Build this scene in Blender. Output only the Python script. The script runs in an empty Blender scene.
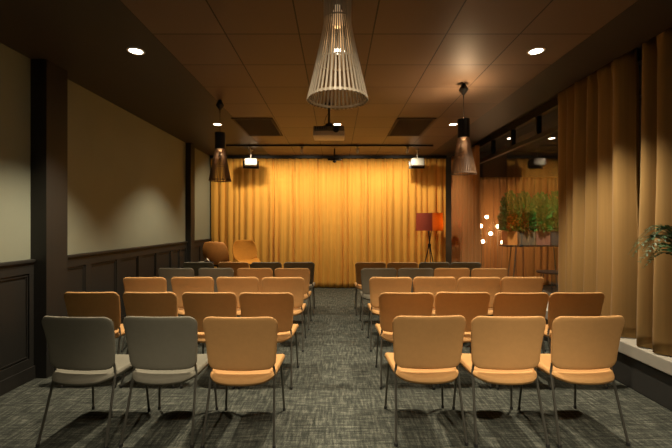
import bpy, math, random
from mathutils import Vector, Matrix
random.seed(7)
PI = math.pi
C = bpy.context.scene.collection
H = 1.45          # camera height
CEIL = 3.0

# ------------------------------------------------------------------ materials
def newmat(name):
    m = bpy.data.materials.new(name); m.use_nodes = True
    nt = m.node_tree; b = nt.nodes['Principled BSDF']
    return m, nt, b

def mat(name, col, rough=0.6, metal=0.0, var=0.12, nscale=30.0, bump=0.0, bscale=200.0, spec=0.5, stretch=(1,1,1)):
    m, nt, b = newmat(name)
    tc = nt.nodes.new('ShaderNodeTexCoord'); mp = nt.nodes.new('ShaderNodeMapping')
    mp.inputs['Scale'].default_value = stretch
    nt.links.new(tc.outputs['Object'], mp.inputs['Vector'])
    n = nt.nodes.new('ShaderNodeTexNoise'); n.inputs['Scale'].default_value = nscale; n.inputs['Detail'].default_value = 3
    nt.links.new(mp.outputs['Vector'], n.inputs['Vector'])
    r = nt.nodes.new('ShaderNodeMapRange'); r.inputs['To Min'].default_value = 1-var; r.inputs['To Max'].default_value = 1+var
    nt.links.new(n.outputs['Fac'], r.inputs['Value'])
    mx = nt.nodes.new('ShaderNodeVectorMath'); mx.operation = 'SCALE'; mx.inputs[0].default_value = col
    nt.links.new(r.outputs['Result'], mx.inputs['Scale'])
    nt.links.new(mx.outputs['Vector'], b.inputs['Base Color'])
    b.inputs['Roughness'].default_value = rough; b.inputs['Metallic'].default_value = metal
    b.inputs['Specular IOR Level'].default_value = spec
    if bump:
        n2 = nt.nodes.new('ShaderNodeTexNoise'); n2.inputs['Scale'].default_value = bscale; n2.inputs['Detail'].default_value = 2
        nt.links.new(mp.outputs['Vector'], n2.inputs['Vector'])
        bp = nt.nodes.new('ShaderNodeBump'); bp.inputs['Strength'].default_value = bump; bp.inputs['Distance'].default_value = 0.002
        nt.links.new(n2.outputs['Fac'], bp.inputs['Height']); nt.links.new(bp.outputs['Normal'], b.inputs['Normal'])
    return m

def emit(name, col, strength):
    m, nt, b = newmat(name)
    b.inputs['Base Color'].default_value = (*col, 1)
    b.inputs['Emission Color'].default_value = (*col, 1); b.inputs['Emission Strength'].default_value = strength
    return m

M = {}
M['tan'] = mat('tan_upholstery', (.52, .285, .105), .75, bump=.35, bscale=500, var=.08, spec=.25)
M['grey'] = mat('olive_grey_upholstery', (.175, .165, .125), .8, bump=.35, bscale=500, var=.08, spec=.25)
M['steel'] = mat('dark_steel', (.16, .155, .13), .4, .7, var=.1)
M['glide'] = mat('black_plastic', (.02, .02, .02), .5)
M['speaker'] = mat('speaker_white', (.22, .22, .20), .5, var=.03)
M['beige'] = mat('beige_projector_plastic', (.62, .52, .38), .45, var=.03)
M['black'] = mat('black_lacquer', (.012, .012, .012), .4)
M['trimwhite'] = mat('white_lamp_trim', (.75, .73, .68), .5, var=.03)
M['wallpaint'] = mat('sage_wall_paint', (.28, .295, .22), .7, var=.05, nscale=3, bump=.15, bscale=120, spec=.2)
M['panel'] = mat('dark_brown_panel_paint', (.025, .0235, .020), .5, var=.08, nscale=6, spec=.3)
M['birch'] = mat('birch_slats', (.66, .56, .42), .5, var=.12, nscale=12, stretch=(20,20,1))
M['walnut'] = mat('walnut_slats', (.17, .10, .055), .5, var=.2, nscale=12, stretch=(20,20,1))
M['white'] = mat('white_plastic', (.5, .48, .42), .45, var=.03)
M['grille'] = mat('dark_grille', (.03, .022, .016), .6)
M['grillebar'] = mat('grille_bar', (.075, .052, .036), .7, spec=.2)
M['mustard'] = mat('mustard_upholstery', (.50, .22, .03), .8, bump=.3, bscale=400, spec=.2)
M['rust'] = mat('rust_shell', (.50, .21, .05), .6, spec=.3)
M['woodleg'] = mat('dark_wood', (.06, .035, .02), .5, var=.25, stretch=(10,10,1))
M['slab'] = mat('pale_stone_ledge', (.42, .40, .34), .6, var=.08, nscale=15)
M['ledgefront'] = mat('charcoal_ledge_front', (.03, .03, .027), .7)
M['leaf'] = mat('green_leaf', (.035, .24, .03), .5, var=.5, nscale=9)
M['fern'] = mat('fern_leaf', (.022, .085, .022), .6, var=.4, nscale=12)
M['stem'] = mat('plant_stem', (.10, .08, .04), .7)
M['soil'] = mat('potting_soil', (.03, .02, .015), .95, var=.4)
M['box_o'] = mat('orange_box', (.75, .28, .06), .6)
M['box_b'] = mat('olive_brown_box', (.14, .11, .07), .6)
M['box_r'] = mat('dusty_red_box', (.28, .12, .08), .6)
M['box_g'] = mat('slate_box', (.05, .05, .05), .6)
M['shade_red'] = mat('deep_red_lamp_fabric', (.36, .06, .03), .8, bump=.3)
M['shade_orange'] = mat('orange_lamp_fabric', (.85, .34, .06), .8, bump=.3)
def thin_shade(m, f):
    nt = m.node_tree; b = nt.nodes['Principled BSDF']; out = nt.nodes['Material Output']
    t = nt.nodes.new('ShaderNodeBsdfTranslucent'); mx = nt.nodes.new('ShaderNodeMixShader'); mx.inputs[0].default_value = f
    nt.links.new(b.inputs['Base Color'].links[0].from_socket, t.inputs['Color'])
    nt.links.new(b.outputs[0], mx.inputs[1]); nt.links.new(t.outputs[0], mx.inputs[2]); nt.links.new(mx.outputs[0], out.inputs['Surface'])
thin_shade(M['shade_orange'], .6); thin_shade(M['shade_red'], .25)
M['lens'] = emit('lit_downlight_lens', (1, .86, .66), 14)
M['bulb'] = emit('lit_globe_bulb', (1, .72, .40), 30)
M['bulbdim'] = emit('lit_pendant_bulb', (1, .75, .45), .25)
M['paper'] = mat('cream_paper', (.65, .58, .42), .7)
M['margin'] = mat('dark_ceiling_margin', (.045, .036, .028), .5, var=.05, nscale=4)
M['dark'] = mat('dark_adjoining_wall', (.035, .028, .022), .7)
M['shell_out'] = mat('dark_room_paint', (.05, .042, .034), .7)

def ceiling_mat():
    m, nt, b = newmat('brown_ceiling_tiles')
    tc = nt.nodes.new('ShaderNodeTexCoord'); mp = nt.nodes.new('ShaderNodeMapping')
    mp.inputs['Location'].default_value = (0.3+12, -0.1+12, 0)
    br = nt.nodes.new('ShaderNodeTexBrick')
    nt.links.new(tc.outputs['Object'], mp.inputs['Vector']); nt.links.new(mp.outputs['Vector'], br.inputs['Vector'])
    br.inputs['Scale'].default_value = 1; br.inputs['Brick Width'].default_value = .6; br.inputs['Row Height'].default_value = .6
    br.inputs['Mortar Size'].default_value = .006; br.inputs['Mortar Smooth'].default_value = 0.1; br.offset = 0
    br.inputs['Color1'].default_value = (.16, .108, .072, 1); br.inputs['Color2'].default_value = (.138, .092, .061, 1)
    br.inputs['Mortar'].default_value = (.02, .012, .008, 1)
    nt.links.new(br.outputs['Color'], b.inputs['Base Color'])
    bp = nt.nodes.new('ShaderNodeBump'); bp.invert = True; bp.inputs['Strength'].default_value = .6; bp.inputs['Distance'].default_value = .004
    nt.links.new(br.outputs['Fac'], bp.inputs['Height']); nt.links.new(bp.outputs['Normal'], b.inputs['Normal'])
    b.inputs['Roughness'].default_value = .5; b.inputs['Specular IOR Level'].default_value = .35
    return m
M['ceiling'] = ceiling_mat()

def carpet_mat():
    m, nt, b = newmat('grey_green_woven_carpet')
    L = nt.links.new; N = nt.nodes.new
    tc = N('ShaderNodeTexCoord')
    def noise(scale, st, detail=3, w=None):
        mp = N('ShaderNodeMapping'); mp.inputs['Scale'].default_value = st
        L(tc.outputs['Object'], mp.inputs['Vector'])
        n = N('ShaderNodeTexNoise'); n.inputs['Scale'].default_value = scale; n.inputs['Detail'].default_value = detail
        n.inputs['Roughness'].default_value = .65
        L(mp.outputs['Vector'], n.inputs['Vector']); return n.outputs['Fac']
    a = noise(48, (1, .13, 1)); c = noise(48, (.13, 1, 1)); g = noise(120, (1, 1, 1))
    def math_(op, x, y):
        k = N('ShaderNodeMath'); k.operation = op
        for i, v in enumerate((x, y)):
            if isinstance(v, (int, float)): k.inputs[i].default_value = v
            else: L(v, k.inputs[i])
        return k.outputs[0]
    # alternating tile direction
    ck = N('ShaderNodeTexChecker'); ck.inputs['Scale'].default_value = 2.0
    L(tc.outputs['Object'], ck.inputs['Vector'])
    ck.inputs['Color1'].default_value = (.56, .56, .56, 1); ck.inputs['Color2'].default_value = (.44, .44, .44, 1)
    mixn = N('ShaderNodeMix'); mixn.data_type = 'FLOAT'
    L(ck.outputs['Color'], mixn.inputs['Factor']); L(a, mixn.inputs['A']); L(c, mixn.inputs['B'])
    s = math_('ADD', math_('MULTIPLY', mixn.outputs['Result'], .72), math_('MULTIPLY', g, .28))
    cr = N('ShaderNodeValToRGB')
    e = cr.color_ramp.elements
    e[0].position = .36; e[0].color = (.014, .016, .014, 1)
    e[1].position = .64; e[1].color = (.175, .18, .145, 1)
    k = e.new(.5); k.color = (.054, .059, .049, 1)
    L(s, cr.inputs['Fac']); L(cr.outputs['Color'], b.inputs['Base Color'])
    b.inputs['Roughness'].default_value = .95; b.inputs['Specular IOR Level'].default_value = .1
    bp = N('ShaderNodeBump'); bp.inputs['Strength'].default_value = .5; bp.inputs['Distance'].default_value = .004
    L(s, bp.inputs['Height']); L(bp.outputs['Normal'], b.inputs['Normal'])
    return m
M['carpet'] = carpet_mat()

def curtain_mat(name, col, transl=.15):
    m, nt, b = newmat(name)
    L = nt.links.new; N = nt.nodes.new
    tc = N('ShaderNodeTexCoord'); mp = N('ShaderNodeMapping'); mp.inputs['Scale'].default_value = (1, 1, .02)
    L(tc.outputs['Object'], mp.inputs['Vector'])
    n = N('ShaderNodeTexNoise'); n.inputs['Scale'].default_value = 35; n.inputs['Detail'].default_value = 4
    L(mp.outputs['Vector'], n.inputs['Vector'])
    r = N('ShaderNodeMapRange'); r.inputs['To Min'].default_value = .8; r.inputs['To Max'].default_value = 1.2
    L(n.outputs['Fac'], r.inputs['Value'])
    mx = N('ShaderNodeVectorMath'); mx.operation = 'SCALE'; mx.inputs[0].default_value = col
    L(r.outputs['Result'], mx.inputs['Scale']); L(mx.outputs['Vector'], b.inputs['Base Color'])
    b.inputs['Roughness'].default_value = .8; b.inputs['Specular IOR Level'].default_value = .2
    b.inputs['Sheen Weight'].default_value = .1
    return m
M['curtain'] = curtain_mat('ochre_curtain', (.78, .41, .075))
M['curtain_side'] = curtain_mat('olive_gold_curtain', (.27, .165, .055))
M['curtain_brown'] = curtain_mat('brown_gold_curtain', (.42, .20, .07))

def glass_mat():
    m, nt, b = newmat('window_glass')
    nt.nodes.remove(b)
    out = nt.nodes['Material Output']
    t = nt.nodes.new('ShaderNodeBsdfTransparent'); t.inputs['Color'].default_value = (.9, .89, .88, 1)
    g = nt.nodes.new('ShaderNodeBsdfGlossy'); g.inputs['Roughness'].default_value = .015; g.inputs['Color'].default_value = (.95, .93, .9, 1)
    lw = nt.nodes.new('ShaderNodeLayerWeight'); lw.inputs['Blend'].default_value = .5
    pw = nt.nodes.new('ShaderNodeMath'); pw.operation = 'POWER'; pw.inputs[1].default_value = 4.5; nt.links.new(lw.outputs['Facing'], pw.inputs[0])
    f = nt.nodes.new('ShaderNodeMath'); f.operation = 'MULTIPLY_ADD'; f.inputs[1].default_value = .55; f.inputs[2].default_value = .035; nt.links.new(pw.outputs[0], f.inputs[0])
    mx = nt.nodes.new('ShaderNodeMixShader')
    nt.links.new(f.outputs[0], mx.inputs[0]); nt.links.new(t.outputs[0], mx.inputs[1]); nt.links.new(g.outputs[0], mx.inputs[2])
    nt.links.new(mx.outputs[0], out.inputs['Surface'])
    return m
M['glass'] = glass_mat()

# ------------------------------------------------------------------ mesh builder
class MB:
    def __init__(s): s.v = []; s.f = []
    def add(s, vs, fs):
        o = len(s.v); s.v += [tuple(v) for v in vs]; s.f += [tuple(i+o for i in f) for f in fs]; return s
    def box(s, x0, x1, y0, y1, z0, z1, bev=0.0):
        if bev <= 0:
            vs = [(x, y, z) for x in (x0, x1) for y in (y0, y1) for z in (z0, z1)]
            return s.add(vs, [(0,1,3,2),(4,6,7,5),(0,4,5,1),(2,3,7,6),(0,2,6,4),(1,5,7,3)])
        import bmesh
        bm = bmesh.new(); bmesh.ops.create_cube(bm, size=1)
        for v in bm.verts:
            v.co = Vector(((x0+x1)/2+v.co.x*(x1-x0), (y0+y1)/2+v.co.y*(y1-y0), (z0+z1)/2+v.co.z*(z1-z0)))
        bmesh.ops.bevel(bm, geom=bm.edges[:], offset=bev, segments=2, affect='EDGES', profile=.5)
        bm.verts.index_update()
        s.add([v.co[:] for v in bm.verts], [[v.index for v in f.verts] for f in bm.faces]); bm.free(); return s
    def tube(s, pts, r, n=10, caps=True):
        pts = [Vector(p) for p in pts]; rs = r if isinstance(r, (list, tuple)) else [r]*len(pts)
        vs = []; up = None
        for i, p in enumerate(pts):
            t = (pts[min(i+1, len(pts)-1)] - pts[max(i-1, 0)]).normalized()
            if up is None:
                up = Vector((1,0,0)) if abs(t.x) < .8 else Vector((0,1,0))
            a = t.cross(up).normalized(); up = a.cross(t).normalized()
            for k in range(n):
                q = 2*PI*k/n; vs.append(p + (a*math.cos(q) + up*math.sin(q))*rs[i])
        fs = []
        for i in range(len(pts)-1):
            for k in range(n):
                k2 = (k+1) % n
                fs.append((i*n+k, i*n+k2, (i+1)*n+k2, (i+1)*n+k))
        if caps:
            fs.append(tuple(range(n))[::-1]); fs.append(tuple((len(pts)-1)*n+k for k in range(n)))
        return s.add(vs, fs)
    def lathe(s, prof, n=32, c=(0,0), close=False):
        vs = []; fs = []
        for (r, z) in prof:
            for k in range(n):
                q = 2*PI*k/n; vs.append((c[0]+r*math.cos(q), c[1]+r*math.sin(q), z))
        m = len(prof); rng = m if close else m-1
        for i in range(rng):
            j = (i+1) % m
            for k in range(n):
                k2 = (k+1) % n
                fs.append((i*n+k, i*n+k2, j*n+k2, j*n+k))
        if not close:
            if prof[0][0] > 1e-5: fs.append(tuple(range(n))[::-1])
            if prof[-1][0] > 1e-5: fs.append(tuple((m-1)*n+k for k in range(n)))
        return s.add(vs, fs)
    def pad(s, outline, surf, t, rings=(1, .985, .95, .85, .65, .4, .15)):
        """cushion: outline [(u,v)], surf(u,v)->(point, normal); t half thickness, rounded edge"""
        n = len(outline); cu = sum(p[0] for p in outline)/n; cv = sum(p[1] for p in outline)/n
        vs = []; fs = []
        seq = [(rg, 1) for rg in reversed(rings)] + [(rg, -1) for rg in rings]
        for rg, sg in seq:
            e = 1-rg
            th = t*min(1, math.sqrt(max(0, 1-(max(0, .05-e)/.05)**2)))*sg
            for (u, v) in outline:
                uu = cu+(u-cu)*rg; vv = cv+(v-cv)*rg
                p, nn = surf(uu, vv); vs.append(Vector(p)+Vector(nn)*th)
        m = len(seq)
        for i in range(m-1):
            for k in range(n):
                k2 = (k+1) % n; fs.append((i*n+k, (i+1)*n+k, (i+1)*n+k2, i*n+k2))
        fs.append(tuple(range(n))); fs.append(tuple((m-1)*n+k for k in range(n))[::-1])
        return s.add(vs, fs)
    def xf(s, mtx):
        s.v = [tuple(mtx @ Vector(v)) for v in s.v]; return s
    def build(s, name, m, parent=None, smooth=True, loc=None, angle=40):
        me = bpy.data.meshes.new(name); me.from_pydata(s.v, [], s.f); me.update()
        import bmesh
        bm = bmesh.new(); bm.from_mesh(me); bmesh.ops.recalc_face_normals(bm, faces=bm.faces[:]); bm.to_mesh(me); bm.free()
        me.materials.append(m if not isinstance(m, str) else M[m])
        if smooth:
            for p in me.polygons: p.use_smooth = True
            me.set_sharp_from_angle(angle=math.radians(angle))
        o = bpy.data.objects.new(name, me); C.objects.link(o)
        if parent: o.parent = parent
        if loc: o.location = loc
        return o

def tag(o, label=None, cat=None, group=None, kind=None):
    if label: o['label'] = label
    if cat: o['category'] = cat
    if group: o['group'] = group
    if kind: o['kind'] = kind
    return o
def empty(name, loc, rz=0, **k):
    o = bpy.data.objects.new(name, None); C.objects.link(o); o.empty_display_size = .1
    o.location = loc; o.rotation_euler = (0, 0, rz); tag(o, **k); return o
def copy_tree(o, parent=None):
    c = o.copy(); C.objects.link(c)
    if parent: c.parent = parent
    for ch in list(o.children): copy_tree(ch, c)
    return c
def struct(name, mb, m, smooth=False): return tag(mb.build(name, m, smooth=smooth), kind='structure')
def light(kind, name, loc, energy, col, parent=None, **k):
    d = bpy.data.lights.new(name, kind); d.energy = energy; d.color = col
    for a, b in k.items():
        if a != 'aim': setattr(d, a, b)
    o = bpy.data.objects.new(name, d); C.objects.link(o); o.location = loc
    if 'aim' in k:
        base = Vector(loc)
        o.rotation_euler = (Vector(k['aim'])-base).to_track_quat('-Z', 'Y').to_euler()
    if parent: o.parent = parent
    return o

# ------------------------------------------------------------------ room shell
WX = -2.87; Y0 = -3.2; YB = 8.95; GX = 2.95; LX = 2.58; LZ = .39
struct('floor', MB().box(WX-.1, LX+.02, Y0, YB+.1, -.1, 0), 'carpet')
struct('ceiling', MB().box(-1.5, 2.1, Y0, YB+.1, CEIL, CEIL+.3), 'ceiling')
struct('trim_11', MB().box(WX-.1, -1.5, Y0, YB+.1, CEIL, CEIL+.3), 'margin')               # ceiling margins in a darker colour than the tiles
struct('trim_12', MB().box(2.1, 2.64, Y0, YB+.1, CEIL, CEIL+.3), 'margin')
struct('trim_1', MB().box(2.64, GX+.12, Y0, YB+.1, CEIL+.12, CEIL+.3), 'black')            # dark curtain recess
struct('wall_left', MB().box(WX-.12, WX, Y0, YB+.1, 0, CEIL), 'wallpaint')
struct('wall_back', MB().box(WX, 3.1, YB, YB+.1, 0, CEIL+.12), 'shell_out')
struct('wall_front', MB().box(WX-.1, 7.3, Y0-.1, Y0, 0, CEIL+.2), 'shell_out')
struct('trim_2', MB().box(WX, WX+.15, 3.57, 3.85, 0, CEIL), 'panel')                        # pier
struct('trim_3', MB().box(WX, WX+.10, 7.25, 7.45, 0, CEIL), 'panel')
# wainscot
def wainscot(name, ya, yb, joints):
    b = MB(); x = WX
    b.box(x, x+.012, ya, yb, .0, 1.09)
    b.box(x, x+.05, ya, yb, 1.09, 1.12, .006)
    b.box(x, x+.034, ya, yb, 1.06, 1.09)
    b.box(x+.012, x+.03, ya, yb, .99, 1.06)
    b.box(x+.012, x+.03, ya, yb, .12, .20)
    js = [ya] + joints + [yb]
    for i, j in enumerate(js):
        a, c = (j, j+.05) if i == 0 else ((j-.05, j) if i == len(js)-1 else (j-.045, j+.045))
        b.box(x+.012, x+.03, a, c, .20, .99)
    for i in range(len(js)-1):   # inner bead
        a = js[i]+.06; c = js[i+1]-.06
        b.box(x+.012, x+.022, a, c, .965, .975); b.box(x+.012, x+.022, a, c, .215, .225)
        b.box(x+.012, x+.022, a, a+.01, .225, .965); b.box(x+.012, x+.022, c-.01, c, .225, .965)
    return struct(name, b, 'panel')
wainscot('trim_4', 3.85, 7.25, [4.46-.1, 4.97, 5.51, 6.05, 6.59, 6.95])
wainscot('trim_5', 7.45, YB, [8.0, 8.5])
wainscot('trim_6', Y0, 3.57, [-2.3, -1.3, -.3, .7, 1.7, 2.65])
b = MB(); b.box(WX+.012, WX+.045, Y0, 3.57, 0, .12); struct('baseboard_left', b, 'panel')
b = MB(); b.box(WX+.012, WX+.045, 3.85, 7.25, 0, .12); struct('baseboard_side', b, 'panel')

# ledge right
struct('trim_7', MB().box(LX+.03, 3.1, Y0, YB, 0, .28), 'ledgefront')
struct('trim_8', MB().box(LX, 3.1, Y0, YB, .28, LZ, .008), 'slab')

# window wall
b = MB()
for y in (1.0, 2.3, 3.15, 3.95, 4.75, 5.55, 6.35, 7.15, 7.95, 8.9):
    b.box(GX-.025, GX+.045, y-.022, y+.022, 2.70 if 1.5 < y < 8.5 else LZ, CEIL+.12)
b.box(GX-.03, GX+.05, 1.0, 8.9, 2.69, 2.75); b.box(GX-.03, GX+.05, 1.0, 8.9, LZ, LZ+.06)
b.box(GX-.03, GX+.05, 1.0, 8.9, CEIL+.02, CEIL+.12)
fr = struct('window_1', b, 'black')
g = MB().box(GX+.005, GX+.009, 1.0, 8.9, LZ+.02, CEIL+.1).build('window_pane', 'glass', fr, smooth=False)
struct('wall_right', MB().box(GX, GX+.1, Y0, 1.0, LZ, CEIL+.12), 'shell_out')
# adjoining space
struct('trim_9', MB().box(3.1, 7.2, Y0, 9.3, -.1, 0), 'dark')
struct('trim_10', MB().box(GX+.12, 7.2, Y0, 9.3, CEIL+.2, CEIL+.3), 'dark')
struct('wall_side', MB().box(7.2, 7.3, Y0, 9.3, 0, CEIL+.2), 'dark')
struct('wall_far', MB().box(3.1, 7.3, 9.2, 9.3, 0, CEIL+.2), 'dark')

# ------------------------------------------------------------------ curtains
def curtain(name, a, b_, z0, z1, amp, wl, m, label, seed, pleat=True, sharp=.65):
    """wavy sheet from 2D point a to b_"""
    rnd = random.Random(seed)
    A = Vector((a[0], a[1], 0)); B = Vector((b_[0], b_[1], 0)); Lh = (B-A).length; d = (B-A)/Lh; n = Vector((-d.y, d.x, 0))
    # irregular fold phase
    nx = int(Lh/wl*14); nz = 26
    ph = [rnd.uniform(0, 6.28) for _ in range(8)]
    vs = []; fs = []
    for j in range(nz+1):
        z = z0+(z1-z0)*j/nz; tt = j/nz
        for i in range(nx+1):
            s = Lh*i/nx
            p = 2*PI*s/wl + .9*math.sin(2*PI*s/(wl*5.3)+ph[0]) + .7*math.sin(2*PI*s/(wl*2.7)+ph[1]) + .25*math.sin(3*z+ph[2]+s*2)*(1-tt)
            am = amp*(.72+.28*math.sin(2*PI*s/(wl*3.4)+ph[3]))*(1-.35*tt) 
            w = am*(math.sin(p)+.28*math.sin(2*p+ph[4])*(1-.5*tt)+.12*math.sin(3.1*p+ph[5]))
            w = w*(1-sharp) - sharp*am*1.15*(2*abs(math.sin(p/2))**.75-1)
            w += .02*math.sin(2*PI*s/(wl*7)+ph[6]+z*.5)*(1-tt)
            side = .014*math.sin(p*1.0+1.2)*(1-tt)
            if pleat and tt > .96: w += .012*math.sin(2*PI*s/(wl*.5)+ph[7])
            vs.append(A+d*(s+side)+n*w+Vector((0, 0, z)))
    for j in range(nz):
        for i in range(nx):
            k = j*(nx+1)+i; fs.append((k, k+1, k+nx+2, k+nx+1))
    o = MB().add(vs, fs).build(name, m, angle=80)
    so = o.modifiers.new('thickness', 'SOLIDIFY'); so.thickness = .004
    tag(o, label, 'curtain'); return o
curtain('curtain', (-2.84, 8.62), (2.49, 8.62), .015, 2.93, .062, .155, 'curtain',
        'wide ochre yellow curtain closed across the whole back wall', 3)
curtain('curtain', (2.60, 8.55), (2.70, 7.15), LZ+.01, 2.95, .045, .17, 'curtain_brown',
        'brownish curtain panel gathered in the back right corner beside the glass', 5)
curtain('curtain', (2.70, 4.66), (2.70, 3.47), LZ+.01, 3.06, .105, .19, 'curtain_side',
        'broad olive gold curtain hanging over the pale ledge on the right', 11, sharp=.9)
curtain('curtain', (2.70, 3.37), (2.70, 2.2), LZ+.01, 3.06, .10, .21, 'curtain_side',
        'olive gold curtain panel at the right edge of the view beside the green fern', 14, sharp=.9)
# curtain rails
t = MB().box(-2.85, 2.5, 8.595, 8.645, 2.945, 2.998).build('curtain_rail', 'black'); tag(t, 'thin black ceiling rail carrying the ochre back curtain', 'curtain rail')
t = MB().box(2.685, 2.715, 2.0, 8.6, 3.07, 3.118).build('curtain_rail', 'black'); tag(t, 'black ceiling rail in the recess above the side curtains', 'curtain rail')
curtain('curtain', (3.12, 8.95), (7.0, 8.95), .02, 2.55, .05, .19, 'curtain_brown',
        'orange brown curtain added behind the glass, standing in for the reflected back curtain', 21)  # added beyond the glass in place of the ochre curtain's reflection

# ------------------------------------------------------------------ chairs
def rrect(wt, wb, h0, h1, r, n=10, bulge=0.0):
    """rounded trapezoid outline in (u,v); wt width at h1, wb width at h0"""
    pts = []
    cs = [((wb/2-r), h0+r, -PI/2), ((wt/2-r), h1-r, 0), (-(wt/2-r), h1-r, PI/2), (-(wb/2-r), h0+r, PI)]
    for ci, (cx, cy, a0) in enumerate(cs):
        for k in range(n+1):
            a = a0+PI/2*k/n; pts.append((cx+r*math.cos(a), cy+r*math.sin(a)))
        nx_ = cs[(ci+1) % 4]
        p0 = pts[-1]; a1 = nx_[2]; p1 = (nx_[0]+r*math.cos(a1), nx_[1]+r*math.sin(a1))
        for k in range(1, 8):
            q = k/8; pts.append((p0[0]+(p1[0]-p0[0])*q, p0[1]+(p1[1]-p0[1])*q))
    if bulge:
        hm = (h0+h1)/2
        pts = [(u, v-(bulge*(1-(u/(wb/2))**2) if v < hm else 0)*min(1, (hm-v)/(hm-h0)) if v < hm else v) for u, v in pts]
    return pts

def back_surf(u, v):     # u: x, v: height .50...84 ; leans backwards with height, concave to the front
    t_ = (v-.50)/.34
    y = -.205 - .065*t_ - .028*(1-(u/.25)**2)*1.0 + .012*math.sin(t_*PI)
    n = Vector((-.22*u/.25, 1, .19)).normalized()
    return (u, y, v), n
def seat_surf(u, v):
    z = .440 - .018*(1-(u/.24)**2)*(1-((v)/.26)**2) - (.045*max(0, (v-.10)/.14)**2) - .030*max(0, (-v-.13)/.18)**2
    n = Vector((-.06*u/.24, 0, 1)).normalized()
    return (u, v, z), n

def make_chair(fab):
    root = empty('conference_chair', (0, 0, 0))
    MB().pad(rrect(.478, .455, -.245, .235, .09, bulge=.070), seat_surf, .022).build('seat', fab, root, angle=60)
    MB().pad(rrect(.495, .458, .482, .845, .055, bulge=.010), back_surf, .0115).build('backrest', fab, root, angle=60)
    for sx in (-1, 1):
        # rear leg carries on up beside the backrest
        lg = MB().tube([(sx*.232, -.31, .012), (sx*.222, -.25, .22), (sx*.215, -.198, .41), (sx*.214, -.19, .45),
                        (sx*.206, -.188, .50), (sx*.19, -.212, .58)], .0085).build('leg', 'steel', root)
        MB().lathe([(.011, 0), (.012, .018), (.009, .022)], 12, (sx*.232, -.31)).build('glide', 'glide', lg)
        lg = MB().tube([(sx*.226, .195, .012), (sx*.216, .175, .22), (sx*.206, .155, .40), (sx*.20, .14, .416)], .0085).build('leg', 'steel', root)
        MB().lathe([(.011, 0), (.012, .018), (.009, .022)], 12, (sx*.226, .195)).build('glide', 'glide', lg)
    fb = MB()
    for sx in (-1, 1): fb.tube([(sx*.213, -.197, .418), (sx*.208, 0, .417), (sx*.20, .15, .412)], .009)
    fb.tube([(-.20, .12, .411), (.20, .12, .411)], .008); fb.tube([(-.208, -.12, .414), (.208, -.12, .414)], .008)
    fb.build('seat_frame', 'steel', root)
    return root
protos = {}
rows = [2.51, 3.39, 4.36, 5.23, 6.05]
left_x = [[-1.69, -1.16, -.63], [-2.20, -1.665, -1.13, -.615], [-2.20, -1.66, -1.13, -.61], [-2.21, -1.655, -1.12, -.60], [-2.19, -1.64, -1.11, -.59]]
right_x = [[.618, 1.146, 1.665], [.63, 1.142, 1.646, 2.147], [.631, 1.14, 1.65, 2.15], [.587, 1.096, 1.607, 2.11], [.552, 1.06, 1.565, 2.06]]
left_c = ['GGT', 'TTTT', 'TTTT', 'GGTT', 'GTGG']
right_c = ['TTT', 'TTTT', 'TTTT', 'GGTT', 'TTGG']
rown = ['nearest row', 'second row from the viewer', 'middle row', 'fourth row from the viewer', 'farthest row']
def posname(side, i, n):
    k = (n-1-i) if side == 'left' else i      # 0 = at aisle
    if k == 0: return 'at the aisle end'
    if k == n-1: return 'at the wall end' if side == 'left' else 'at the window end'
    return {1: 'second from the aisle', 2: 'third from the aisle'}[k]
rnd = random.Random(4)
for side, xs_, cs_ in (('left', left_x, left_c), ('right', right_x, right_c)):
    for ri, xs in enumerate(xs_):
        for i, x in enumerate(xs):
            c = cs_[ri][i]
            if c not in protos: o = protos[c] = make_chair({'T': 'tan', 'G': 'grey'}[c])
            else: o = copy_tree(protos[c])
            o.location = (x, rows[ri]+.27+rnd.uniform(-.02, .02), 0)
            rz = rnd.uniform(-1.6, 1.6)
            if (side, ri, i) == ('left', 0, 0): rz = -4
            if (side, ri, i) == ('right', 0, 2): rz = 3
            if ri > 2: rz *= .5
            o.rotation_euler = (0, 0, math.radians(rz))
            tag(o, '%s padded chair, %s of aisle, %s, %s' % ({'T': 'tan', 'G': 'olive grey'}[c], side, rown[ri], posname(side, i, len(xs))),
                'chair', 'rows of padded conference chairs')

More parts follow.
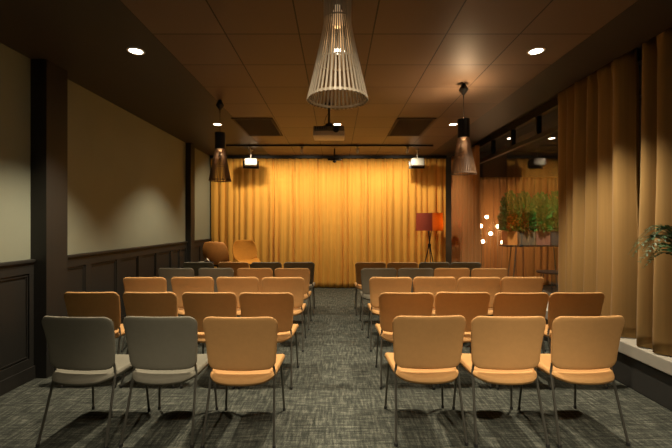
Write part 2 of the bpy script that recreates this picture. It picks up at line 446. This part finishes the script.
# ------------------------------------------------------------------ pendants
def make_pendant(slat_m, light_w, cone_r=.15, neck=.068, cap=True, loc=(0, 0), zb=2.07, label='', up=0.0):
    root = empty('pendant_lamp', (loc[0], loc[1], zb)); hgt = .60
    tag(root, label, 'pendant lamp', None if slat_m == 'birch' else None)
    b = MB(); ns = 42
    def prof(z):
        if z > .40: return neck
        t_ = 1-z/.40; return neck+(cone_r-neck)*(t_**1.12)
    zs = [0, .08, .16, .24, .32, .37, .40, .45, .60]
    for k in range(ns):
        a = 2*PI*k/ns; ca, sa = math.cos(a), math.sin(a)
        vs = []
        for z in zs:
            r = prof(z); w = ((.0046 if z < .1 else .0040) if z < .2 else (.0036 if z < .35 else .0028))*(1 if slat_m == 'birch' else .85)
            for dr, dw in ((-.0022, -w), (-.0022, w), (.0022, w), (.0022, -w)):
                vs.append((ca*(r+dr)-sa*dw, sa*(r+dr)+ca*dw, z))
        fs = []
        for i in range(len(zs)-1):
            for q in range(4):
                q2 = (q+1) % 4; fs.append((i*4+q, i*4+q2, (i+1)*4+q2, (i+1)*4+q))
        fs += [(3, 2, 1, 0), tuple(len(vs)-4+i for i in range(4))]
        b.add(vs, fs)
    b.build('slat_shade', slat_m, root, smooth=False)
    for z, th in ((.012, .012), (.20, .008), (.42, .008)):
        r = prof(z)-.0028
        MB().lathe([(r, z-th/2), (r, z+th/2), (r-.004, z+th/2), (r-.004, z-th/2)], 48, close=True).build('hoop', slat_m, root)
    if cap:
        MB().lathe([(neck+.003, .40), (neck+.003, .605), (neck-.004, .605), (neck-.004, .40)], 40, close=True).build('top_collar', 'black', root)
    else:
        MB().lathe([(neck-.003, .585), (neck-.003, .6), (.01, .6), (.01, .585)], 40, close=True).build('top_disc', 'white', root)
    MB().lathe([(.006, .56), (.02, .55), (.022, .50), (.02, .49)], 20).build('bulb_holder', 'white', root)
    MB().lathe([(.0, .375), (.018, .38), (.03, .40), (.033, .42), (.028, .45), (.017, .48), (.014, .495)], 20).build('bulb', 'bulbdim', root)
    top = CEIL-zb
    MB().tube([(0, 0, .55), (0, 0, top-.13)], .003, 8).build('cord', 'black', root)
    MB().lathe([(.004, top-.17), (.008, top-.13), (.05, top-.075), (.052, top-.065), (.015, top-.0), (.0, top)], 24).build('canopy', 'black', root)
    light('POINT', 'pendant_glow', (0, 0, .33), light_w, (1, .66, .36), root, shadow_soft_size=.03)
    if up: light('POINT', 'added_ceiling_patch_light', (0.035, 0, .575), up, (1, .66, .36), root, shadow_soft_size=.02)  # extra point, added only to throw the warm patch on the ceiling
    return root
make_pendant('birch', .25, .158, .07, False, (0.008, 1.97), 2.09, label='large pale birch slat pendant lamp hanging in the centre of the ceiling')
make_pendant('walnut', 1, .136, .062, True, (1.41, 4.2), 2.00, up=26, label='dark slatted pendant lamp hanging on the right near the window')
make_pendant('walnut', 1, .136, .062, True, (-1.45, 4.75), 1.985, label='dark slatted pendant lamp hanging on the left near the wall')

# ------------------------------------------------------------------ downlights
WARM = (1, .84, .62)
def downlight(x, y, w, label, size=1.72, blend=.6):
    root = empty('recessed_downlight', (x, y, CEIL), label=label, cat='downlight', group='recessed ceiling downlights')
    MB().lathe([(.075, -.001), (.073, -.006), (.058, -.007), (.055, -.001)], 40, close=True).build('trim_ring', 'trimwhite', root)
    MB().lathe([(.055, -.0015), (.055, -.004), (0, -.004)], 32).build('lens', 'lens', root)
    light('SPOT', 'downlight_beam', (0, 0, -.02), w, WARM, root, spot_size=size, spot_blend=blend, shadow_soft_size=.045, **({'aim': (0, 1.42, -2.02)} if y < .5 else {}))
for x, y, w, l, *sz in ((-1.79, 3.40, 310, 'round lit downlight in the dark ceiling at the upper left'),
                   (1.79, 3.40, 330, 'round lit downlight in the brown ceiling at the upper right'),
                   (-1.84, 5.9, 190, 'round lit downlight behind the left slatted pendant lamp'),
                   (1.82, 5.9, 130, 'round lit downlight left of the right slatted pendant lamp'),
                   (0.02, 5.9, 130, 'round lit downlight just behind the ceiling projector'),
                   (0.02, 3.4, 310, 'round downlight above the aisle hidden behind the large pendant'),
                   (-1.70, .3, 35, 'round downlight over the left seats, above the viewer', .72, .8),
                   (0.0, .95, 120, 'round downlight over the aisle, above the viewer', 2.1),
                   (-.70, .3, 210, 'unseen added downlight above the viewer, just left of the aisle', .72, .8),  # added lamp out of view, brightens the nearest left chair backs
                   (.85, .3, 270, 'unseen added downlight above the viewer, just right of the aisle', .72, .8),  # likewise added, for the nearest chair backs on the right
                   (1.70, .3, 270, 'round downlight over the right seats, above the viewer', .72, .8)):
    downlight(x, y, w, l, *sz)

# ------------------------------------------------------------------ track with spots
t = MB().box(-2.15, 1.9, 7.43, 7.47, CEIL-.03, CEIL-.001, .003).build('lighting_track', 'black'); tag(t, 'long thin black lighting track on the ceiling before the back curtain', 'lighting track')
spots = [(-1.69, 'far left spotlight on the ceiling track, above the left white speaker'), (-.67, 'track spotlight left of the black ceiling camera'),
         (.42, 'track spotlight right of the black ceiling camera'), (1.40, 'far right spotlight on the ceiling track, beside the right white speaker')]
for x, l in spots:
    root = empty('track_spotlight', (x, 7.45, CEIL-.03), label=l, cat='spotlight', group='spotlights on the ceiling track')
    MB().box(-.035, .035, -.015, .015, -.02, 0, .002).build('adapter', 'white', root)
    MB().tube([(0, 0, -.015), (0, 0, -.05)], .006).build('stem', 'white', root)
    hd = MB().lathe([(.0, -.055), (.022, -.05), (.028, .0), (.03, .055), (.026, .055), (.024, .03), (0, .03)], 20)
    hd.xf(Matrix.Translation((0, 0, -.075)) @ Matrix.Rotation(math.radians(-125), 4, 'X'))
    hd.build('lamp_head', 'white', root)
    light('SPOT', 'spot_beam', (0, .07, -.12), 70, (1, .80, .54), root, spot_size=2.5, spot_blend=.7, shadow_soft_size=.03,
          aim=(.12*x, 1.3, -2.1))

# ------------------------------------------------------------------ projector, speakers, camera, grilles
root = empty('ceiling_projector', (-.09, 4.9, 2.555), label='white projector hanging on a black mount below the ceiling', cat='projector')
MB().box(-.20, .20, -.15, .15, 0, .065, .012).build('lower_housing', 'beige', root)
MB().box(-.195, .195, -.145, .145, .063, .125, .014).build('upper_housing', mat('projector_grey', (.16, .14, .10), .5), root)
ln = MB().lathe([(.036, 0), (.04, .03), (.034, .035), (.03, .012), (0, .012)], 28); ln.xf(Matrix.Translation((.09, -.145, .075)) @ Matrix.Rotation(PI/2, 4, 'X'))
ln.build('lens', 'black', root)
b = MB()
for k in range(7): b.box(-.17+k*.022, -.16+k*.022, -.153, -.143, .08, .115)
b.build('vent', 'black', root)
b = MB().tube([(0, 0, .16), (0, 0, CEIL-2.555-.02)], .014)
for sx in (-1, 1):
    for sy in (-1, 1): b.tube([(0, 0, .175), (sx*.12, sy*.08, .122)], .007)
b.box(-.04, .04, -.04, .04, .15, .185, .004); b.lathe([(.06, CEIL-2.555-.025), (.06, CEIL-2.555)], 24)
b.build('mount', 'black', root)
b = MB().tube([(.05, .02, .12), (.10, .03, .17), (.16, .0, .15), (.15, -.06, .125)], .004)
b.tube([(.02, .02, .12), (-.06, .03, .2), (-.04, .0, .27), (-.005, 0, .33)], .004); b.build('cable', 'black', root)

def speaker(x, y, rz, label, sh):
    root = empty('ceiling_speaker', (x, y, CEIL), rz, label=label, cat='speaker', group='white speakers below the ceiling')
    zc = -.26
    bx = MB()
    w, h, d = .13, .075, .09
    bx.box(-w, w, -d, d, zc-h, zc+h, .022 if sh else .008).build('cabinet', 'speaker', root)
    MB().box(-w+.012, w-.012, -d-.004, -d+.004, zc-h+.012, zc+h-.012, .003).build('front_grille', 'speaker', root)
    b = MB().tube([(0, 0, zc+h-.005), (0, 0, -.02)], .010); b.lathe([(.045, -.02), (.05, -.001)], 24)
    b.box(-.05, .05, -.02, .02, zc+h-.004, zc+h+.012, .003); b.build('bracket', 'white', root)
    MB().box(-w-.035, w+.035, -.02+d, d+.0, zc-h-.045, zc+h-.03, .006).build('rear_bracket', 'black', root)
speaker(-1.78, 7.95, math.radians(12), 'white rounded speaker hanging before the left part of the ochre curtain', True)
speaker(1.70, 7.95, math.radians(-4), 'white boxy speaker hanging before the right part of the ochre curtain', False)
root = empty('ceiling_camera', (-.03, 7.8, CEIL), label='small black ceiling camera before the middle of the ochre curtain', cat='camera')
MB().tube([(0, 0, -.001), (0, 0, -.22)], .016).build('stem', 'black', root)
MB().box(-.14, .14, -.05, .05, -.25, -.215, .01).build('bar', 'black', root)
MB().lathe([(0, -.30), (.03, -.285), (.04, -.25), (.035, -.215)], 24).build('dome', 'black', root)

for x0, x1, l in ((-1.53, -.93, 'square dark ceiling vent grille left of the projector'), (.90, 1.47, 'square dark ceiling vent grille right of the projector')):
    cx, cy = (x0+x1)/2, 6.1; root = empty('ceiling_vent', (cx, cy, CEIL), label=l, cat='vent', group='ceiling vent grilles')
    w = (x1-x0)/2; dd = .55
    MB().box(-w+.02, w-.02, -dd+.02, dd-.02, -.004, -.001).build('backing', 'grille', root, smooth=False)
    b = MB()
    b.box(-w, w, -dd, -dd+.03, -.012, -.0005); b.box(-w, w, dd-.03, dd, -.012, -.0005); b.box(-w, -w+.03, -dd, dd, -.012, -.0005); b.box(w-.03, w, -dd, dd, -.012, -.0005)
    b.build('frame', 'grillebar', root, smooth=False)
    b = MB()
    for k in range(1, 26): y = -dd+k*2*dd/26; b.box(-w+.03, w-.03, y-.008, y+.008, -.011, -.003)
    b.build('louvres', 'grillebar', root, smooth=False)

# ------------------------------------------------------------------ stools at the back
def shell_stool(x, y, rz, m, label, dz=0):
    root = empty('shell_stool', (x, y, 0), rz, label=label, cat='stool')
    SZ = .70
    # seat and back as one moulded shell : grid
    vs = []; nu, nv = 20, 26
    for j in range(nv+1):
        t_ = j/nv
        # profile: front lip -> seat -> bend -> back
        if t_ < .5:
            q = t_/.5; yy = -.21+.36*q; zz = SZ+.03*(1-q)**2*-1.2+.0; w = .235-.02*(1-q)
        else:
            q = (t_-.5)/.5; yy = .15+.07*math.sin(q*PI/2)+.05*q; zz = SZ+.43*(q**1.15); w = .235+.03*math.sin(q*PI)-.02*q**3
        for i in range(nu+1):
            u = -1+2*i/nu
            e = 1-abs(u)**3*.0
            ww = w*u
            if t_ > .85: ww *= math.sqrt(max(0, 1-((t_-.85)/.15)**2*.22))
            if t_ < .12: ww *= math.sqrt(max(0, 1-((.12-t_)/.12)**2*.45))
            wrap = .055*u*u*(1 if t_ > .35 else t_/.35)
            vs.append((ww, yy-(wrap*1.4 if t_ > .5 else wrap*2*max(0, t_-.25)), zz+(wrap*.9 if t_ <= .5 else wrap*.9*max(0, 1-(t_-.5)*3))-(.02*u*u if t_ > .93 else 0)))
    fs = [(j*(nu+1)+i, j*(nu+1)+i+1, (j+1)*(nu+1)+i+1, (j+1)*(nu+1)+i) for j in range(nv) for i in range(nu)]
    o = MB().add(vs, fs).build('shell', m, root, angle=70)
    so = o.modifiers.new('thickness', 'SOLIDIFY'); so.thickness = .03; so.offset = 0
    bv = o.modifiers.new('soft', 'SUBSURF'); bv.levels = 1; bv.render_levels = 1
    for sx in (-1, 1):
        for sy in (-1, 1):
            MB().tube([(sx*.09, sy*.09, SZ-.04), (sx*.20, sy*.19, .0)], [.014, .009]).build('leg', 'woodleg', root)
    b = MB()
    for s in ((-1,-1,1,-1), (1,-1,1,1), (1,1,-1,1), (-1,1,-1,-1)):
        b.tube([(s[0]*.159, s[1]*.152, .26), (s[2]*.159, s[3]*.152, .26)], .007)
    b.build('foot_ring', 'woodleg', root)
    MB().lathe([(.11, SZ-.045), (.115, SZ-.022)], 24).build('under_plate', 'black', root)
shell_stool(-2.20, 7.20, math.radians(168), 'rust', 'rust brown shell stool in the back left corner, left of the mustard one')
shell_stool(-1.77, 7.62, math.radians(35), 'mustard', 'mustard shell stool turned sideways before the ochre curtain')
# small side table with leaflet
root = empty('side_table', (-2.36, 6.82, 0), label='narrow dark side table in the back left corner behind the last chairs', cat='side table')
MB().lathe([(.0, .745), (.16, .745), (.16, .765), (0, .765)], 32).build('tabletop', 'black', root)
MB().tube([(0, 0, .02), (0, 0, .75)], .015).build('pole', 'black', root)
MB().lathe([(.13, 0), (.13, .012), (.02, .02)], 28).build('base', 'black', root)
b = MB(); vs = []
for i in range(9):
    q = i/8; xx = -.09+.18*q; zz = .01+.07*math.exp(-((q-.75)/.14)**2)
    vs += [(xx, -.05+.02*q, zz), (xx, .06-.03*q, zz*.8)]
b.add(vs, [(2*i, 2*i+2, 2*i+3, 2*i+1) for i in range(8)])
o = b.build('leaflet', 'paper', loc=(-2.35, 6.80, .768)); tag(o, 'crumpled cream leaflet lying on the small side table in the left corner', 'paper')
so = o.modifiers.new('thickness', 'SOLIDIFY'); so.thickness = .003

# ------------------------------------------------------------------ tripod floor lamp
root = empty('floor_lamp', (1.98, 8.05, 0), label='tripod floor lamp with red and orange drum shade by the back curtain', cat='floor lamp')
R_ = .285; z0, z1 = 1.31, 1.68
for nm, a0, a1, m in (('red_shade_half', 95, 268, 'shade_red'), ('orange_shade_half', -92, 95, 'shade_orange')):
    vs = []; n = 24
    for k in range(n+1):
        a = math.radians(a0+(a1-a0)*k/n)
        for z, r in ((z0, R_), (z1, R_-.01), (z1, R_-.016), (z0, R_-.006)): vs.append((r*math.cos(a), r*math.sin(a), z))
    fs = [(k*4+q, k*4+(q+1) % 4, (k+1)*4+(q+1) % 4, (k+1)*4+q) for k in range(n) for q in range(4)] + [(0,1,2,3), (n*4+3, n*4+2, n*4+1, n*4)]
    MB().add(vs, fs).build('lamp_shade', m, root)
b = MB()
for k in range(3):
    a = 2*PI*k/3; b.tube([(0, 0, z1-.02), (math.cos(a)*(R_-.015), math.sin(a)*(R_-.015), z1-.02)], .003)
b.build('shade_spider', 'black', root)
for k in range(3):
    a = 2*PI*k/3+.5
    MB().tube([(.25*math.cos(a), .25*math.sin(a), 0), (.012*math.cos(a), .012*math.sin(a), 1.0), (-.05*math.cos(a), -.05*math.sin(a), z0+.06)], .011).build('leg', 'woodleg', root)
MB().lathe([(.03, .97), (.034, 1.0), (.03, 1.03)], 16).build('joint', 'black', root)
MB().tube([(0, 0, 1.0), (0, 0, z1-.01)], .006).build('stem', 'black', root)

MB().lathe([(0, z0+.08), (.028, z0+.09), (.036, z0+.13), (.026, z0+.17), (.014, z0+.20), (0, z0+.21)], 20).build('bulb', 'bulbdim', root)
light('POINT', 'lamp_glow', (.09, -.03, z0+.17), 2.6, (1, .80, .52), root, shadow_soft_size=.03)

# ------------------------------------------------------------------ beyond the glass
root = empty('globe_floor_lamp', (3.28, 8.1, 0), label='slender floor lamp with six glowing bulbs on thin rods behind the glass', cat='floor lamp')
MB().lathe([(.20, 0), (.20, .015), (.03, .022)], 32).build('base', 'black', root)
for px, py in ((486, 217), (479.5, 226), (498.5, 226.5), (489, 233.5), (483, 241.5), (502, 242)):
    x = (px-336)/380*8.1-3.28; z = H+(224-py)/380*8.1; yy = random.uniform(-.1, .1)
    rd = MB().tube([(x*.3, yy*.3, .02), (x*.9, yy, .45), (x, yy, z-.03)], .004, 8).build('rod', 'steel', root)
    MB().lathe([(0, z-.038), (.026, z-.028), (.038, z), (.026, z+.028), (0, z+.038)], 20, (x, yy)).build('bulb', 'bulb', root)
light('POINT', 'globe_glow', (0.0, -.25, 1.35), 22, (1, .62, .30), root, shadow_soft_size=.15)

# tall planter table
root = empty('planter_stand', (3.72, 7.1, 0), label='tall thin legged stand behind the glass carrying the planter boxes', cat='stand')
MB().box(-.62, .62, -.13, .13, 1.03, 1.06, .004).build('shelf', 'black', root)
for x in (-.5, .5):
    for y in (-.1, .1):
        MB().tube([(x*1.0, y*1.1, 0), (x*.8, y, 1.035)], .010).build('leg', 'steel', root)
def foliage(mb, cx, cy, z0, rx, ry, rz, n, rnd, size=.05):
    for _ in range(n):
        while True:
            p = Vector((rnd.uniform(-1, 1), rnd.uniform(-1, 1), rnd.uniform(-.35, 1)))
            if p.length < 1 and p.length > .35: break
        c = Vector((cx+p.x*rx, cy+p.y*ry, z0+.1+p.z*rz))
        d = (p+Vector((rnd.uniform(-.6, .6), rnd.uniform(-.6, .6), rnd.uniform(-.2, .8)))).normalized()
        s = d.cross(Vector((rnd.uniform(-1, 1), rnd.uniform(-1, 1), rnd.uniform(-1, 1)))).normalized()
        L_ = size*rnd.uniform(.6, 1.3); W = L_*.28; nn = d.cross(s)*L_*.12
        mb.add([c, c+d*L_*.45+s*W+nn, c+d*L_, c+d*L_*.45-s*W+nn, c+d*L_*.5-nn*.2], [(0, 1, 4), (1, 2, 4), (2, 3, 4), (3, 0, 4)])
rf = random.Random(9)
for k, (px, m, wd, lb) in enumerate(((509.5, 'box_o', .09, 'orange planter box with leafy green plant behind the glass, beside the glowing bulbs'),
                                   (524.2, 'box_b', .15, 'olive brown planter box with leafy plant, second from the glowing bulbs'),
                                   (539.8, 'box_r', .13, 'dusty red planter box with leafy plant, third from the glowing bulbs'),
                                   (555.0, 'box_g', .14, 'slate grey planter box with leafy plant, beside the olive gold curtain'))):
    x = (px-336)/380*7.1
    root = empty('potted_plant', (x, 7.1, 1.061), label=lb, cat='potted plant', group='planter boxes on the tall stand')
    h = .25; b = MB(); q = .012
    b.box(-wd, wd, -.12, -.12+q, 0, h, .002); b.box(-wd, wd, .12-q, .12, 0, h, .002)
    b.box(-wd, -wd+q, -.12+q, .12-q, 0, h); b.box(wd-q, wd, -.12+q, .12-q, 0, h); b.box(-wd+q, wd-q, -.12+q, .12-q, 0, .01)
    b.build('planter_box', m, root, smooth=False)
    MB().box(-wd+q, wd-q, -.12+q, .12-q, .19, .225).build('soil', 'soil', root, smooth=False)
    b = MB()
    for _ in range(9):
        a = rf.uniform(0, 6.28); r = rf.uniform(.02, .09)
        b.tube([(r*math.cos(a), r*.8*math.sin(a), .22), (r*1.6*math.cos(a), r*1.4*math.sin(a), .5), (r*2.4*math.cos(a), r*1.6*math.sin(a), rf.uniform(.65, .85))], [.004, .003, .001], 5)
    b.build('stem', 'stem', root)
    b = MB(); foliage(b, 0, 0, .36, .15, .20, .50, 1100, rf, .075); foliage(b, 0, -.02, .26, .14, .18, .25, 300, rf, .07)
    b.build('foliage', 'leaf', root, smooth=False)
# dark low table beyond glass
root = empty('low_table', (3.75, 6.6, 0), label='small dark round table behind the glass below the planter boxes', cat='side table')
MB().lathe([(.0, .60), (.24, .60), (.25, .61), (.25, .625), (0, .625)], 36).build('tabletop', 'black', root)
for k in range(3):
    a = 2*PI*k/3; MB().tube([(.22*math.cos(a), .22*math.sin(a), 0), (.14*math.cos(a), .14*math.sin(a), .605)], .008).build('leg', 'steel', root)
# made-up lights with fixtures, added to brighten the adjoining plants and curtain
for x, y, w, l in ((3.55, 7.75, 110, 'added round downlight behind the glass above the glowing bulbs'), (4.4, 7.75, 110, 'added round downlight behind the glass near its curtain'),
                   (3.75, 5.7, 400, 'added round downlight behind the glass to brighten the planter boxes')):
    root = empty('recessed_downlight', (x, y, CEIL+.2), label=l, cat='downlight', group='added downlights behind the glass')
    MB().lathe([(.075, -.001), (.073, -.006), (.058, -.007), (.055, -.001)], 40, close=True).build('trim_ring', 'trimwhite', root)
    MB().lathe([(.055, -.0015), (.055, -.004), (0, -.004)], 32).build('lens', 'lens', root)
    light('SPOT', 'downlight_beam', (0, 0, -.02), w, (1, .66, .36) if y > 7 else (1, .92, .72), root, spot_size=1.9, spot_blend=.8, shadow_soft_size=.045)

# ------------------------------------------------------------------ fern on ledge right
root = empty('potted_fern', (2.83, 2.78, LZ), label='green fern with fine arching fronds on the pale ledge at right edge', cat='potted plant')
root.location = (2.40, 2.42, 0)
# tall plinth pot standing on floor beside the ledge
MB().lathe([(0, .0), (.13, .0), (.15, .02), (.15, .86), (.142, .86), (.14, .82), (0, .82)], 36).build('tall_pot', 'black', root)
MB().lathe([(0, .80), (.138, .80), (.138, .828), (0, .828)], 28).build('soil', 'soil', root)
rr = random.Random(12)
for k in range(17):
    a = PI+rr.uniform(-.65, .5) if k < 10 else rr.uniform(1.6, 4.7)
    Ln = rr.uniform(.40, .54); zt = rr.uniform(.34, .50)
    pts = []; b = MB()
    for i in range(13):
        q = i/12; pts.append(Vector((math.cos(a)*Ln*q**1.1*.8, math.sin(a)*Ln*q**1.1*.8, .82+zt*math.sin(q*PI*.72)*1.25)))
    b.tube(pts, [.003]*6+[.002]*4+[.0012]*3, 5)
    dirv = Vector((-math.sin(a), math.cos(a), 0))
    for i in range(2, 13):
        for sub in (0, .5):
            if i == 12 and sub: continue
            p = pts[i].lerp(pts[min(i+1, 12)], sub); tg = (pts[i]-pts[i-1]).normalized(); ll = .075*math.sin(PI*min(1, (i+sub)/13)**.8)+.012
            for sd in (-1, 1):
                d = (dirv*sd+tg*.5+Vector((0, 0, rr.uniform(-.3, .15)))).normalized(); s = tg*ll*.13
                b.add([p, p+d*ll*.4+s, p+d*ll, p+d*ll*.4-s], [(0, 1, 2), (0, 2, 3)])
    b.build('frond', 'fern', root, smooth=False)

# ------------------------------------------------------------------ world + camera
w = bpy.data.worlds.new('night'); bpy.context.scene.world = w; w.use_nodes = True
bg = w.node_tree.nodes['Background']; bg.inputs['Color'].default_value = (.02, .018, .015, 1); bg.inputs['Strength'].default_value = .3
cam = bpy.data.cameras.new('camera'); co = bpy.data.objects.new('camera', cam); C.objects.link(co)
co.location = (0, 0, H); co.rotation_euler = (PI/2, 0, 0); cam.sensor_width = 36; cam.lens = 380/672*36; cam.clip_start = .05
bpy.context.scene.camera = co
vs_ = bpy.context.scene.view_settings
vs_.view_transform = 'Standard'; vs_.look = 'None'; vs_.gamma = 1; vs_.use_curve_mapping = False; vs_.exposure = 0.0
